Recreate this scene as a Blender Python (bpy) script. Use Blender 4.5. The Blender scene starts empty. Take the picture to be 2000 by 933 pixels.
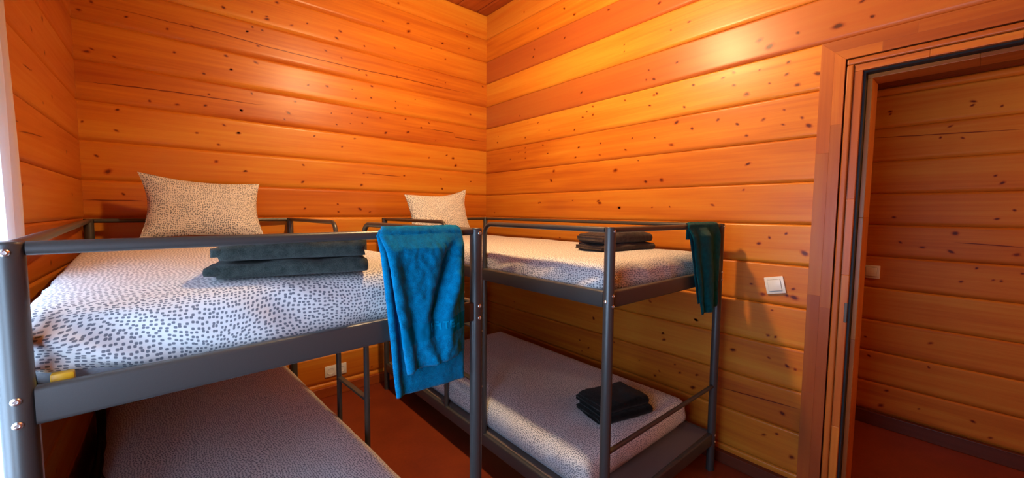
import bpy, bmesh, math, random
import numpy as np
from mathutils import Vector, Matrix, noise
random.seed(7)
PI = math.pi
SC = bpy.context.scene
COL = SC.collection

# ------------------------------------------------------------------ camera
FPX, PITCH, YAW, ROLL = 776.385, math.radians(3.943), math.radians(40.328), math.radians(0.4356)
CAM = Vector((-2.240, -3.0188, 1.351))
cam_d = bpy.data.cameras.new('camera'); cam = bpy.data.objects.new('camera', cam_d); COL.objects.link(cam)
fw = Vector((math.sin(YAW) * math.cos(PITCH), math.cos(YAW) * math.cos(PITCH), -math.sin(PITCH)))
rt = Vector((math.cos(YAW), -math.sin(YAW), 0)); up = rt.cross(fw)
r2 = math.cos(ROLL) * rt + math.sin(ROLL) * up; u2 = -math.sin(ROLL) * rt + math.cos(ROLL) * up
cam.matrix_world = Matrix(((r2.x, u2.x, -fw.x, CAM.x), (r2.y, u2.y, -fw.y, CAM.y), (r2.z, u2.z, -fw.z, CAM.z), (0, 0, 0, 1)))
cam_d.sensor_width = 36; cam_d.lens = FPX / 2000 * 36; cam_d.clip_start = 0.02
SC.camera = cam

# ------------------------------------------------------------------ light
EXPOSURE = 0.0
W_LAMP = 1080.0          # ceiling lamp bulb emission strength
W_WINDOW = 50.0        # daylight through the window (area light in the window opening)
W_HALL = 36.0          # lamp in the corridor
SC.view_settings.view_transform = 'Standard'; SC.view_settings.look = 'None'
SC.view_settings.gamma = 1; SC.view_settings.use_curve_mapping = False
SC.view_settings.exposure = EXPOSURE
world = bpy.data.worlds.new('daylight'); SC.world = world; world.use_nodes = True
wb = world.node_tree.nodes['Background']; wb.inputs[0].default_value = (0.6, 0.78, 1.0, 1); wb.inputs[1].default_value = 1.1

def area_light(name, loc, rot, sx, sy, power, color):
    d = bpy.data.lights.new(name, 'AREA'); d.shape = 'RECTANGLE'; d.size = sx; d.size_y = sy; d.energy = power; d.color = color
    o = bpy.data.objects.new(name, d); o.location = loc; o.rotation_euler = rot; COL.objects.link(o); return o
area_light('window_daylight', (-2.70, -2.30, 1.12), (0, -PI / 2, 0), 0.80, 1.40, W_WINDOW, (0.46, 0.69, 1.0))
d = bpy.data.lights.new('hall_lamp_light', 'POINT'); d.energy = W_HALL; d.color = (1.0, 0.56, 0.22); d.shadow_soft_size = 0.08
o = bpy.data.objects.new('hall_lamp_light', d); o.location = (0.62, -4.4, 1.95); COL.objects.link(o)

# ------------------------------------------------------------------ node helpers
class NT:
    def __init__(s, name):
        s.m = bpy.data.materials.new(name); s.m.use_nodes = True; s.t = s.m.node_tree
        s.b = s.t.nodes['Principled BSDF']; s.out = s.t.nodes['Material Output']
    def n(s, typ, props=None, **ins):
        nd = s.t.nodes.new(typ)
        for k, v in (props or {}).items(): setattr(nd, k, v)
        for k, v in ins.items():
            key = int(k[1:]) if (k[0] == 'i' and k[1:].isdigit()) else k
            sk = nd.inputs[key]
            if isinstance(v, bpy.types.NodeSocket): s.t.links.new(v, sk)
            else: sk.default_value = v
        return nd
    def l(s, a, b): s.t.links.new(a, b)
    def math(s, op, a, b=0.0, c=0.0, clamp=False):
        nd = s.n('ShaderNodeMath', {'operation': op, 'use_clamp': clamp}, i0=a, i1=b, i2=c); return nd.outputs[0]
    def mix(s, f, a, b, blend='MIX'):
        nd = s.n('ShaderNodeMix', {'data_type': 'RGBA', 'blend_type': blend})
        for k, v in ((0, f), (6, a), (7, b)):
            if isinstance(v, bpy.types.NodeSocket): s.l(v, nd.inputs[k])
            else: nd.inputs[k].default_value = v
        return nd.outputs[2]
    def ramp(s, f, stops):
        nd = s.n('ShaderNodeValToRGB'); s.l(f, nd.inputs[0]); e = nd.color_ramp.elements
        while len(e) < len(stops): e.new(0.5)
        for el, (p, c) in zip(e, stops):
            el.position = p; el.color = c if len(c) == 4 else (*c, 1)
        return nd.outputs[0]
    def fin(s, color=None, rough=None, bump=None, bs=0.2, bd=0.01, **kw):
        for k, v in (('Base Color', color), ('Roughness', rough)):
            if v is None: continue
            if isinstance(v, bpy.types.NodeSocket): s.l(v, s.b.inputs[k])
            else: s.b.inputs[k].default_value = v if k != 'Base Color' or len(v) == 4 else (*v, 1)
        if bump is not None:
            bn = s.n('ShaderNodeBump', None, Strength=bs, Distance=bd, Height=bump); s.l(bn.outputs[0], s.b.inputs['Normal'])
        for k, v in kw.items(): s.b.inputs[k.replace('_', ' ')].default_value = v
        return s.m

def attr(t, name): return t.n('ShaderNodeAttribute', {'attribute_name': name}).outputs['Fac']

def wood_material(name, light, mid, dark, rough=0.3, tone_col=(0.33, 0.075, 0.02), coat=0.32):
    t = NT(name)
    uv = t.n('ShaderNodeUVMap').outputs[0]; sep = t.n('ShaderNodeSeparateXYZ', None, Vector=uv)
    pid, tone, knot = attr(t, 'pid'), attr(t, 'tone'), attr(t, 'knot')
    def nz(su, sv, det=3.0, rgh=0.55, dist=0.0):
        cv = t.n('ShaderNodeCombineXYZ', None, X=t.math('MULTIPLY', sep.outputs[0], su), Y=t.math('MULTIPLY', sep.outputs[1], sv), Z=t.math('MULTIPLY', pid, 37.0))
        return t.n('ShaderNodeTexNoise', None, Vector=cv.outputs[0], Scale=1.0, Detail=det, Roughness=rgh, Distortion=dist).outputs[0]
    broad = nz(0.9, 9.0, 2.0, 0.5, 0.6); grain = nz(1.6, 55.0, 3.0, 0.6, 0.3); fibre = nz(9.0, 420.0, 2.0); chat = nz(26.0, 3.0, 1.0)
    f = t.math('MULTIPLY_ADD', broad, 0.55, t.math('MULTIPLY', grain, 0.38))
    f = t.math('MULTIPLY_ADD', fibre, 0.10, f)
    f = t.math('ADD', f, t.math('MULTIPLY_ADD', pid, 0.22, -0.11))
    c = t.ramp(f, [(0.30, light), (0.52, mid), (0.78, dark)])
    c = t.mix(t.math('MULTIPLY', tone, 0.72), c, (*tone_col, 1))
    kc = t.ramp(knot, [(0.0, (1, 1, 1)), (0.35, (0.80, 0.62, 0.45)), (0.6, (0.50, 0.27, 0.17)), (0.9, (0.19, 0.075, 0.04))])
    c = t.mix(1.0, c, kc, 'MULTIPLY')
    h = t.math('MULTIPLY_ADD', broad, 1.0, t.math('MULTIPLY', grain, 0.25)); h = t.math('MULTIPLY_ADD', chat, 0.16, h)
    h = t.math('SUBTRACT', h, t.math('MULTIPLY', knot, 0.35))
    r = t.math('MULTIPLY_ADD', grain, 0.14, rough + 0.06)
    return t.fin(c, r, h, 0.30, 0.006, Coat_Weight=coat, Coat_Roughness=0.33, Specular_IOR_Level=0.20)

LT, MD, DK = (0.61, 0.250, 0.024), (0.54, 0.160, 0.012), (0.37, 0.074, 0.007)
M_WALL = wood_material('varnished_pine', LT, MD, DK)
M_HALL = wood_material('varnished_pine_hall', LT, MD, DK, 0.5, coat=0.06)
M_TRIM = wood_material('door_frame_wood', (0.56, 0.19, 0.022), (0.42, 0.105, 0.012), (0.29, 0.058, 0.007), 0.34, (0.19, 0.036, 0.009))
M_BASE = wood_material('baseboard_wood', (0.16, 0.035, 0.012), (0.11, 0.022, 0.008), (0.07, 0.014, 0.006), 0.5)
M_CEIL = wood_material('ceiling_pine', (0.45, 0.12, 0.02), (0.36, 0.08, 0.013), (0.26, 0.045, 0.008), 0.45)

M_HCEIL = wood_material('dark_stained_ceiling', (0.20, 0.045, 0.012), (0.15, 0.03, 0.008), (0.10, 0.02, 0.005), 0.5)

def simple(name, color, rough=0.5, **kw):
    t = NT(name); return t.fin(color, rough, **kw)
def noisy(name, c1, c2, scale, rough, bs=0.2, bd=0.003, det=3.0, **kw):
    t = NT(name); tc = t.n('ShaderNodeTexCoord').outputs['Object']
    f = t.n('ShaderNodeTexNoise', None, Vector=tc, Scale=scale, Detail=det).outputs[0]
    return t.fin(t.ramp(f, [(0.3, c1), (0.7, c2)]), rough, f, bs, bd, **kw)
M_METAL = noisy('charcoal_powder_coat', (0.038, 0.038, 0.037), (0.047, 0.046, 0.044), 900, 0.38, 0.06, 0.0004, Metallic=0.0, Specular_IOR_Level=0.7)
M_BOLT = simple('zinc_bolt', (0.75, 0.74, 0.72), 0.28, Metallic=1.0)
M_MESH = noisy('bed_base_fabric', (0.10, 0.075, 0.065), (0.16, 0.12, 0.105), 700, 0.9, 0.3, 0.001)
M_CORE = noisy('mattress_ticking', (0.30, 0.31, 0.34), (0.36, 0.37, 0.40), 400, 0.95, 0.3, 0.001)
M_FLOOR = None
t = NT('terracotta_floor'); tc = t.n('ShaderNodeTexCoord').outputs['Object']
a = t.n('ShaderNodeTexNoise', None, Vector=tc, Scale=5.0, Detail=4.0).outputs[0]; b = t.n('ShaderNodeTexNoise', None, Vector=tc, Scale=60.0, Detail=2.0).outputs[0]
M_FLOOR = t.fin(t.ramp(t.math('MULTIPLY_ADD', a, 0.7, t.math('MULTIPLY', b, 0.3)), [(0.35, (0.17, 0.026, 0.008)), (0.65, (0.23, 0.038, 0.010))]), 0.42, b, 0.05, 0.002)
M_CREAM = noisy('cream_plastic', (0.74, 0.71, 0.64), (0.78, 0.75, 0.68), 30, 0.35, 0.02)
M_DARK = simple('dark_hole', (0.012, 0.01, 0.01), 0.6)
M_SEAL = simple('black_rubber_seal', (0.010, 0.008, 0.008), 0.6)
M_STEEL = simple('aged_strike_metal', (0.10, 0.08, 0.07), 0.5, Metallic=0.7)
M_YELLOW = noisy('yellow_plastic', (0.85, 0.42, 0.01), (0.9, 0.48, 0.02), 50, 0.4)

def sheet_material(name):
    t = NT(name); uv = t.n('ShaderNodeUVMap').outputs[0]
    n1 = t.n('ShaderNodeTexNoise', None, Vector=uv, Scale=4.5, Detail=1.0)
    off = t.n('ShaderNodeVectorMath', {'operation': 'SUBTRACT'}, i0=n1.outputs[1], i1=(0.5, 0.5, 0.5))
    off = t.n('ShaderNodeVectorMath', {'operation': 'SCALE'}, i0=off.outputs[0]); off.inputs[3].default_value = 0.075
    p = t.n('ShaderNodeVectorMath', {'operation': 'ADD'}, i0=uv, i1=off.outputs[0])
    v = t.n('ShaderNodeTexVoronoi', {'voronoi_dimensions': '2D', 'feature': 'F1', 'distance': 'MINKOWSKI'}, Vector=p.outputs[0], Scale=114.0, Randomness=0.55, Exponent=3.2)
    dot = t.ramp(v.outputs['Distance'], [(0.0, (1, 1, 1)), (0.262, (1, 1, 1)), (0.33, (0, 0, 0))])
    cl = t.n('ShaderNodeTexNoise', None, Vector=uv, Scale=300.0, Detail=2.0).outputs[0]
    c = t.mix(dot, (0.67, 0.66, 0.65, 1), (0.15, 0.16, 0.19, 1))
    return t.fin(c, 0.85, cl, 0.12, 0.0008, Sheen_Weight=0.15)
M_SHEET = sheet_material('dotted_white_cotton')

def terry(name, c1, c2):
    t = NT(name); tc = t.n('ShaderNodeTexCoord').outputs['Object']
    a = t.n('ShaderNodeTexNoise', None, Vector=tc, Scale=420.0, Detail=3.0, Roughness=0.7).outputs[0]
    b = t.n('ShaderNodeTexNoise', None, Vector=tc, Scale=60.0, Detail=3.0).outputs[0]
    f = t.math('MULTIPLY_ADD', a, 0.6, t.math('MULTIPLY', b, 0.4))
    return t.fin(t.ramp(f, [(0.36, c1), (0.62, c2)]), 1.0, f, 0.9, 0.004, Sheen_Weight=0.12, Sheen_Roughness=0.4, Specular_IOR_Level=0.05)
M_TBLUE = terry('blue_terry', (0.0, 0.11, 0.25), (0.0, 0.25, 0.50))
M_TBLUE_BAND = noisy('blue_towel_band', (0.0, 0.15, 0.31), (0.0, 0.17, 0.35), 300, 0.9, 0.3, 0.0008, Specular_IOR_Level=0.05)
M_TBLUE_TEXT = noisy('blue_towel_raised_yarn', (0.0, 0.24, 0.46), (0.0, 0.25, 0.48), 500, 0.9, 0.3, 0.0008, Specular_IOR_Level=0.05)
M_TTEAL = terry('teal_terry', (0.0, 0.030, 0.042), (0.0, 0.085, 0.10))
M_TGREY = terry('charcoal_terry', (0.018, 0.026, 0.024), (0.055, 0.066, 0.060))
M_TBROWN = terry('dark_brown_terry', (0.030, 0.019, 0.015), (0.075, 0.050, 0.040))
M_TBLACK = terry('black_terry', (0.004, 0.004, 0.004), (0.011, 0.011, 0.010))

# ------------------------------------------------------------------ object helpers
def link(name, me, parent=None, mw=None):
    o = bpy.data.objects.new(name, me); COL.objects.link(o)
    if parent is not None: o.parent = parent
    if mw is not None: o.matrix_world = mw
    return o
def tag(o, label=None, cat=None, group=None, kind=None):
    if label: o['label'] = label
    if cat: o['category'] = cat
    if group: o['group'] = group
    if kind: o['kind'] = kind
    return o
def empty(name, loc=(0, 0, 0), rz=0.0):
    o = bpy.data.objects.new(name, None); o.location = loc; o.rotation_euler = (0, 0, rz); o.empty_display_size = 0.1; COL.objects.link(o); return o

class MB:
    """collects geometry into one mesh; uv per loop, float attributes per face/vertex"""
    def __init__(s): s.v = []; s.f = []; s.uv = []; s.mi = []; s.pid = []; s.tone = []; s.kn = {}
    def face(s, idx, uv=None, mi=0, pid=0.5, tone=0.0):
        s.f.append(tuple(idx)); s.uv.append(uv or [(s.v[i][0], s.v[i][1]) for i in idx]); s.mi.append(mi); s.pid.append(pid); s.tone.append(tone)
    def add(s, vs): n = len(s.v); s.v += [tuple(p) for p in vs]; return n
    def build(s, name, mats, parent=None, smooth=True, merge=0.0, bevel=0.0, angle=35):
        me = bpy.data.meshes.new(name); me.from_pydata(s.v, [], s.f)
        if not isinstance(mats, (list, tuple)): mats = [mats]
        for m in mats: me.materials.append(m)
        me.polygons.foreach_set('material_index', s.mi)
        ul = me.uv_layers.new(name='UVMap'); ul.data.foreach_set('uv', [c for f in s.uv for q in f for c in q])
        for nm, arr in (('pid', s.pid), ('tone', s.tone)):
            a = me.attributes.new(nm, 'FLOAT', 'FACE'); a.data.foreach_set('value', arr)
        a = me.attributes.new('knot', 'FLOAT', 'POINT'); kv = [0.0] * len(s.v)
        for k, x in s.kn.items(): kv[k] = x
        a.data.foreach_set('value', kv)
        if merge > 0:
            bm = bmesh.new(); bm.from_mesh(me); bmesh.ops.remove_doubles(bm, verts=bm.verts, dist=merge); bm.to_mesh(me); bm.free()
        me.polygons.foreach_set('use_smooth', [smooth] * len(me.polygons))
        me.validate(); me.update()
        if smooth and angle: me.set_sharp_from_angle(angle=math.radians(angle))
        o = link(name, me, parent)
        if bevel > 0:
            b = o.modifiers.new('bevel', 'BEVEL'); b.width = bevel; b.segments = 3; b.limit_method = 'ANGLE'
        return o
    def box(s, x0, x1, y0, y1, z0, z1, mi=0, pid=0.5, tone=0.0, grain='x', uo=(0, 0)):
        P = [(x, y, z) for z in (z0, z1) for y in (y0, y1) for x in (x0, x1)]; n = s.add(P)
        for q in ((0, 2, 3, 1), (4, 5, 7, 6), (0, 1, 5, 4), (2, 6, 7, 3), (0, 4, 6, 2), (1, 3, 7, 5)):
            pts = [P[i] for i in q]; g = 'xyz'.index(grain)
            uv = [(p[g] + uo[0], p[(g + 1) % 3] + p[(g + 2) % 3] + uo[1]) for p in pts]
            s.face([n + i for i in q], uv, mi, pid, tone)
    def rbox(s, x0, x1, y0, y1, z0, z1, r, seg=3, mi=0):
        """box with all edges rounded"""
        bm = bmesh.new(); bmesh.ops.create_cube(bm, size=1)
        for v in bm.verts: v.co = Vector(((x0 + x1) / 2 + v.co.x * (x1 - x0), (y0 + y1) / 2 + v.co.y * (y1 - y0), (z0 + z1) / 2 + v.co.z * (z1 - z0)))
        bmesh.ops.bevel(bm, geom=list(bm.edges), offset=r, segments=seg, profile=0.5, affect='EDGES')
        bm.verts.index_update(); n = s.add([v.co[:] for v in bm.verts])
        for f in bm.faces: s.face([n + v.index for v in f.verts], None, mi)
        bm.free()
    def tube(s, path, r, seg=14, caps=True, mi=0, sq=None):
        """sweep a circle (or rounded section sq=[(a,b)..]) along a path"""
        path = [Vector(p) for p in path]; m = len(path); prev = None; rings = []
        for i, p in enumerate(path):
            tdir = (path[min(i + 1, m - 1)] - path[max(i - 1, 0)]).normalized()
            if prev is None:
                a = Vector((0, 0, 1)) if abs(tdir.z) < 0.9 else Vector((0, 1, 0))
                a = (a - tdir * a.dot(tdir)).normalized()
            else: a = (prev - tdir * prev.dot(tdir)).normalized()
            prev = a; b = tdir.cross(a)
            rr = r[i] if isinstance(r, (list, tuple)) else r
            sec = sq or [(rr * math.cos(2 * PI * k / seg), rr * math.sin(2 * PI * k / seg)) for k in range(seg)]
            rings.append(s.add([p + a * q[0] + b * q[1] for q in sec]))
        k = len(sq) if sq else seg
        for i in range(m - 1):
            for j in range(k):
                j2 = (j + 1) % k; s.face([rings[i] + j, rings[i] + j2, rings[i + 1] + j2, rings[i + 1] + j], None, mi)
        if caps:
            s.face([rings[0] + j for j in range(k)][::-1], None, mi); s.face([rings[-1] + j for j in range(k)], None, mi)
    def grid(s, fn, nu, nv, mi=0, uvf=None):
        n = len(s.v)
        for j in range(nv + 1):
            for i in range(nu + 1): s.v.append(tuple(fn(i / nu, j / nv)))
        for j in range(nv):
            for i in range(nu):
                q = [n + j * (nu + 1) + i, n + j * (nu + 1) + i + 1, n + (j + 1) * (nu + 1) + i + 1, n + (j + 1) * (nu + 1) + i]
                uv = [uvf(a / nu, b / nv) for a, b in ((i, j), (i + 1, j), (i + 1, j + 1), (i, j + 1))] if uvf else None
                s.face(q, uv, mi)
        return n

def arc(c, a, b, r, a0, a1, n=8):
    c, a, b = Vector(c), Vector(a), Vector(b)
    return [c + a * (r * math.cos(a0 + (a1 - a0) * k / n)) + b * (r * math.sin(a0 + (a1 - a0) * k / n)) for k in range(n + 1)]
def rsec(h, w, r, n=4):
    """rounded rectangle section: h along first axis, w along second"""
    out = []
    for cx, cy, a0 in ((h / 2 - r, w / 2 - r, 0), (-h / 2 + r, w / 2 - r, PI / 2), (-h / 2 + r, -w / 2 + r, PI), (h / 2 - r, -w / 2 + r, 1.5 * PI)):
        for k in range(n + 1):
            t_ = a0 + PI / 2 * k / n; out.append((cx + r * math.cos(t_), cy + r * math.sin(t_)))
    return out

# ------------------------------------------------------------------ room
XL, YN, ZC = -2.598, -3.75, 3.129
JZ = [0.0, 0.093, 0.299, 0.501, 0.704, 0.903, 1.105, 1.300, 1.499, 1.703, 1.907, 2.110, 2.311, 2.519, 2.718, 2.917, 3.129]
KB=[(-2.523,2.408,1),(-2.57,2.354,1),(-2.395,2.373,1),(-2.23,2.359,1),(-2.117,2.405,1.3),(-2.532,2.171,1),(-2.45,2.152,1),(-2.551,2.115,1.4),(-2.204,2.238,1),(-1.943,2.203,1),(-1.964,2.284,1.2),(-2.075,2.117,1),(-2.055,2.034,1),(-2.074,1.965,1),(-1.895,1.966,1),(-2.202,1.922,1.2),(-2.45,1.892,1),(-2.32,1.934,1),(-1.987,1.863,1.2),(-1.915,1.826,1),(-2.019,1.729,1),(-2.034,1.64,1.4),(-1.892,1.592,1),(-2.459,1.767,1),(-2.539,1.626,1.2),(-2.5,1.539,1.9),(-2.447,1.43,1),(-1.967,2.548,1.3),(-1.852,2.455,1),(-2.179,2.519,1),(-1.821,2.5,1),(-2.583,1.796,1),(-2.12,1.799,1),(-0.773,2.827,1.4),(-0.768,2.768,1.6),(-0.462,2.748,1.2),(-0.434,2.636,1),(-0.682,2.508,0.7),(-0.886,2.61,1),(-0.976,2.782,0.8),(-1.121,2.562,1),(-1.291,2.617,1.3),(-1.317,2.535,1.6),(-1.391,2.458,1),(-1.286,2.435,1),(-1.505,2.607,1),(-1.601,2.566,1.2),(-1.742,2.579,1),(-1.82,2.581,1),(-1.769,2.486,1),(-1.794,2.383,1.4),(-1.849,2.456,1),(-1.165,2.379,1),(-1.11,2.356,1),(-0.869,2.395,1.4),(-1.071,2.29,1),(-1.389,2.217,1.2),(-1.51,2.2,1),(-1.077,2.195,1),(-1.19,2.169,1),(-1.215,2.23,0.7),(-0.886,2.153,1),(-0.884,2.204,0.7),(-0.665,2.033,1.3),(-0.783,1.981,1.5),(-0.968,1.951,1.3),(-1.006,2.058,1),(-1.107,2.045,0.8),(-1.147,1.998,1),(-1.223,2.056,0.7),(-1.233,1.982,0.7),(-0.594,2.108,1),(-0.802,2.096,1),(-0.78,2.194,0.7),(-0.717,2.249,0.7),(-1.635,1.994,1.5),(-1.593,2.075,1.3),(-1.897,1.966,1.2),(-1.838,2.088,1),(-1.916,1.824,1.4),(-1.659,1.907,1),(-1.364,2.036,0.7),(-1.204,1.89,1),(-1.296,1.809,1),(-1.48,1.862,1),(-1.554,1.657,1.3),(-1.561,1.503,1.4),(-1.883,1.593,1),(-1.143,1.629,1),(-0.818,1.632,1),(-1.161,1.51,1.3),(-0.596,1.794,1),(-0.361,1.812,1.6),(-0.334,1.741,1.9),(-0.426,1.831,1.2),(-0.482,1.627,1),(-0.471,1.524,1.4),(-0.175,1.619,1),(-0.18,2.218,1.2),(-0.226,2.985,1),(-0.196,2.788,1),(-0.214,2.887,1.3),(-0.042,2.496,1.2),(-0.517,2.448,0.7),(-0.547,2.389,1),(-0.435,2.44,0.7),(-0.531,1.938,0.7),(-1.552,1.361,1),(-1.175,1.361,1.8),(-1.101,1.331,1),(-1.334,1.395,1),(-1.331,1.337,1),(-1.939,2.205,1),(-1.81,2.29,1.5),(-0.852,2.952,1),(-1.33,1.962,0.8),(-0.567,2.704,0.8)]
KR=[(-0.952,2.839,1.2),(-1.051,2.758,1.3),(-1.348,2.685,1.3),(-0.678,2.789,1.3),(-0.511,2.974,1),(-0.961,2.627,1.2),(-0.639,2.64,1.2),(-0.626,2.587,1.2),(-1.712,2.59,1.2),(-1.478,2.379,0.8),(-1.477,2.422,0.8),(-1.693,2.154,1.5),(-1.656,2.217,1),(-1.641,2.163,1),(-1.835,2.214,1),(-1.131,2.198,1.3),(-0.471,2.15,1),(-1.715,2.065,1.1),(-1.697,2.059,1),(-1.235,2.095,1),(-1.183,2.055,1),(-1.237,2.024,1.2),(-1.147,2.023,1),(-1.67,2.003,1),(-1.493,2.07,1),(-1.936,2.063,1),(-1.888,1.952,1),(-0.571,2.084,0.7),(-0.54,1.961,1.2),(-0.541,1.906,1),(-0.545,1.842,1),(-0.546,1.793,1),(-0.46,1.851,1),(-0.69,2.058,1),(-0.748,1.892,1.2),(-0.169,1.968,1.2),(-0.179,2.02,0.8),(-0.813,1.98,0.7),(-1.071,1.928,1),(-1.114,1.815,1),(-1.306,1.821,1.2),(-1.71,1.804,0.8),(-1.507,1.754,1),(-0.803,1.805,0.8),(-1.086,1.746,1),(-0.349,1.801,1),(-0.055,1.795,1),(-1.819,1.743,1.6),(-1.845,1.873,1.5),(-1.938,1.824,1.3),(-0.871,1.664,1.8),(-0.844,1.594,1.5),(-1.433,1.628,1.8),(-1.303,1.704,1),(-1.658,1.535,1.4),(-1.763,1.525,1.9),(-1.554,1.822,0.8),(-1.602,1.691,0.7),(-1.897,2.418,1),(-1.791,2.408,0.8),(-0.707,1.422,1.1),(-1.311,1.415,1.5),(-1.469,1.381,1.1),(-1.707,1.383,0.8),(-1.821,1.387,0.8),(-0.131,1.34,1),(-1.066,1.435,0.8),(-2.388,2.064,1),(-2.383,2.01,1),(-2.504,1.983,1.4),(-2.429,1.945,1.4),(-2.146,2.092,1.2),(-2.149,2.013,1.2),(-2.266,2.061,0.7),(-2.093,2.064,1),(-2.313,1.984,0.7),(-2.305,2.147,2.2),(-2.26,2.205,1.9),(-2.567,2.169,2.3),(-2.419,2.188,1),(-2.679,2.169,1),(-2.644,2.244,1.2),(-2.213,1.918,1.8),(-2.076,1.849,1.3),(-2.381,1.845,1),(-2.294,1.814,1),(-2.454,1.795,1),(-2.482,1.755,1.6),(-2.379,1.776,0.8),(-2.221,1.746,1),(-2.174,1.811,1),(-2.234,1.602,1.3),(-2.219,1.477,0.8),(-2.416,1.255,1),(-2.347,1.232,1),(-2.301,1.2,1.3),(-2.494,1.167,2),(-2.458,0.992,1.3),(-2.434,0.956,1),(-2.463,0.94,2),(-2.276,0.991,1),(-2.331,0.932,1.4),(-2.375,0.892,1),(-2.204,0.626,1.5),(-2.372,0.632,1),(-2.45,0.614,1.3),(-2.484,0.607,1),(-2.363,0.734,1),(-2.395,0.738,1),(-2.442,0.373,1.5),(-2.49,0.172,1.5),(-2.423,0.26,1),(-2.367,0.231,1),(-1.804,0.619,1.1),(-1.814,0.582,1.2),(-2.004,0.723,1.1),(-1.281,0.595,1),(-1.158,0.412,1),(-1.241,0.376,1),(-1.182,0.328,0.8),(-1.888,0.45,1),(-1.92,0.41,1),(-2.02,0.429,1.2),(-1.999,0.348,2),(-1.763,0.335,1.3),(-1.791,0.379,1),(-1.652,0.406,0.8),(-1.458,0.483,0.8),(-2.067,1.395,1.1),(-0.945,1.156,1.1),(-0.744,1.146,0.9),(-1.714,0.8,1.1),(-2.002,0.723,1.2),(-0.417,0.565,1),(-1.281,0.604,1),(-1.808,0.621,1),(-1.473,1.383,1.1),(-0.726,1.425,1),(-1.298,1.429,1.4)]
KC=[(-2.954,1.977,1.3),(-2.951,1.956,1),(-2.618,1.983,1.2),(-2.619,1.967,1),(-3.056,1.933,1),(-2.875,1.867,1.2),(-2.84,1.795,1),(-2.925,1.782,1),(-3.081,1.504,1.5),(-3.055,1.564,1),(-2.669,1.334,1.2),(-2.928,1.25,2),(-2.801,1.157,1.3),(-2.706,1.181,1),(-2.917,1.14,1.8),(-3.151,1.144,1.6),(-3.018,1.059,1),(-3.108,0.997,1),(-3.08,0.998,1),(-2.965,0.974,1),(-3.074,1.331,1),(-3.13,1.378,1),(-2.577,0.559,1),(-2.866,0.592,1.2),(-2.6,0.44,1),(-2.672,0.136,2),(-2.694,0.24,1.3),(-2.84,0.179,1),(-3.054,0.19,1.4),(-3.121,0.123,1),(-2.867,0.463,1),(-3.176,1.046,1)]
KL=[(-0.641,1.943,1.3),(-0.726,1.717,1),(-1.078,1.422,1),(-0.862,1.827,0.7),(-0.566,1.799,1)]
CB=[[(-2.576,2.393,1),(-2.469,2.399,1),(-2.359,2.403,1),(-2.22,2.401,1),(-2.114,2.404,1),(-2.001,2.405,1),(-1.812,2.396,1),(-1.774,2.391,1),(-1.538,2.388,1),(-1.168,2.386,1),(-0.869,2.395,1),(-0.551,2.392,1),(-0.042,2.399,1)],[(-2.599,1.998,1),(-2.375,2.011,1),(-2.199,2.016,1),(-1.817,2.017,1),(-1.766,2.026,1)],[(-0.643,2.032,1),(-0.353,2.031,1),(-0.34,1.996,1),(-0.013,1.994,1)],[(-2.598,1.395,1),(-2.489,1.395,1),(-2.372,1.395,1)],[(-1.137,1.63,1),(-0.849,1.624,1)]]
CR=[[(-2.139,0.401,1),(-2.332,0.412,1),(-2.511,0.421,1)]]
CL=[[(-1.078,1.587,1),(-0.924,1.602,1),(-0.757,1.612,1)],[(-1.201,1.605,1),(-1.07,1.618,1)],[(-0.965,1.819,1),(-0.878,1.823,1)]]
CC=[[(-2.524,1.833,1),(-2.822,1.816,1),(-3.136,1.799,1)],[(-2.925,1.195,1),(-3.172,1.184,1)]]


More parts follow.
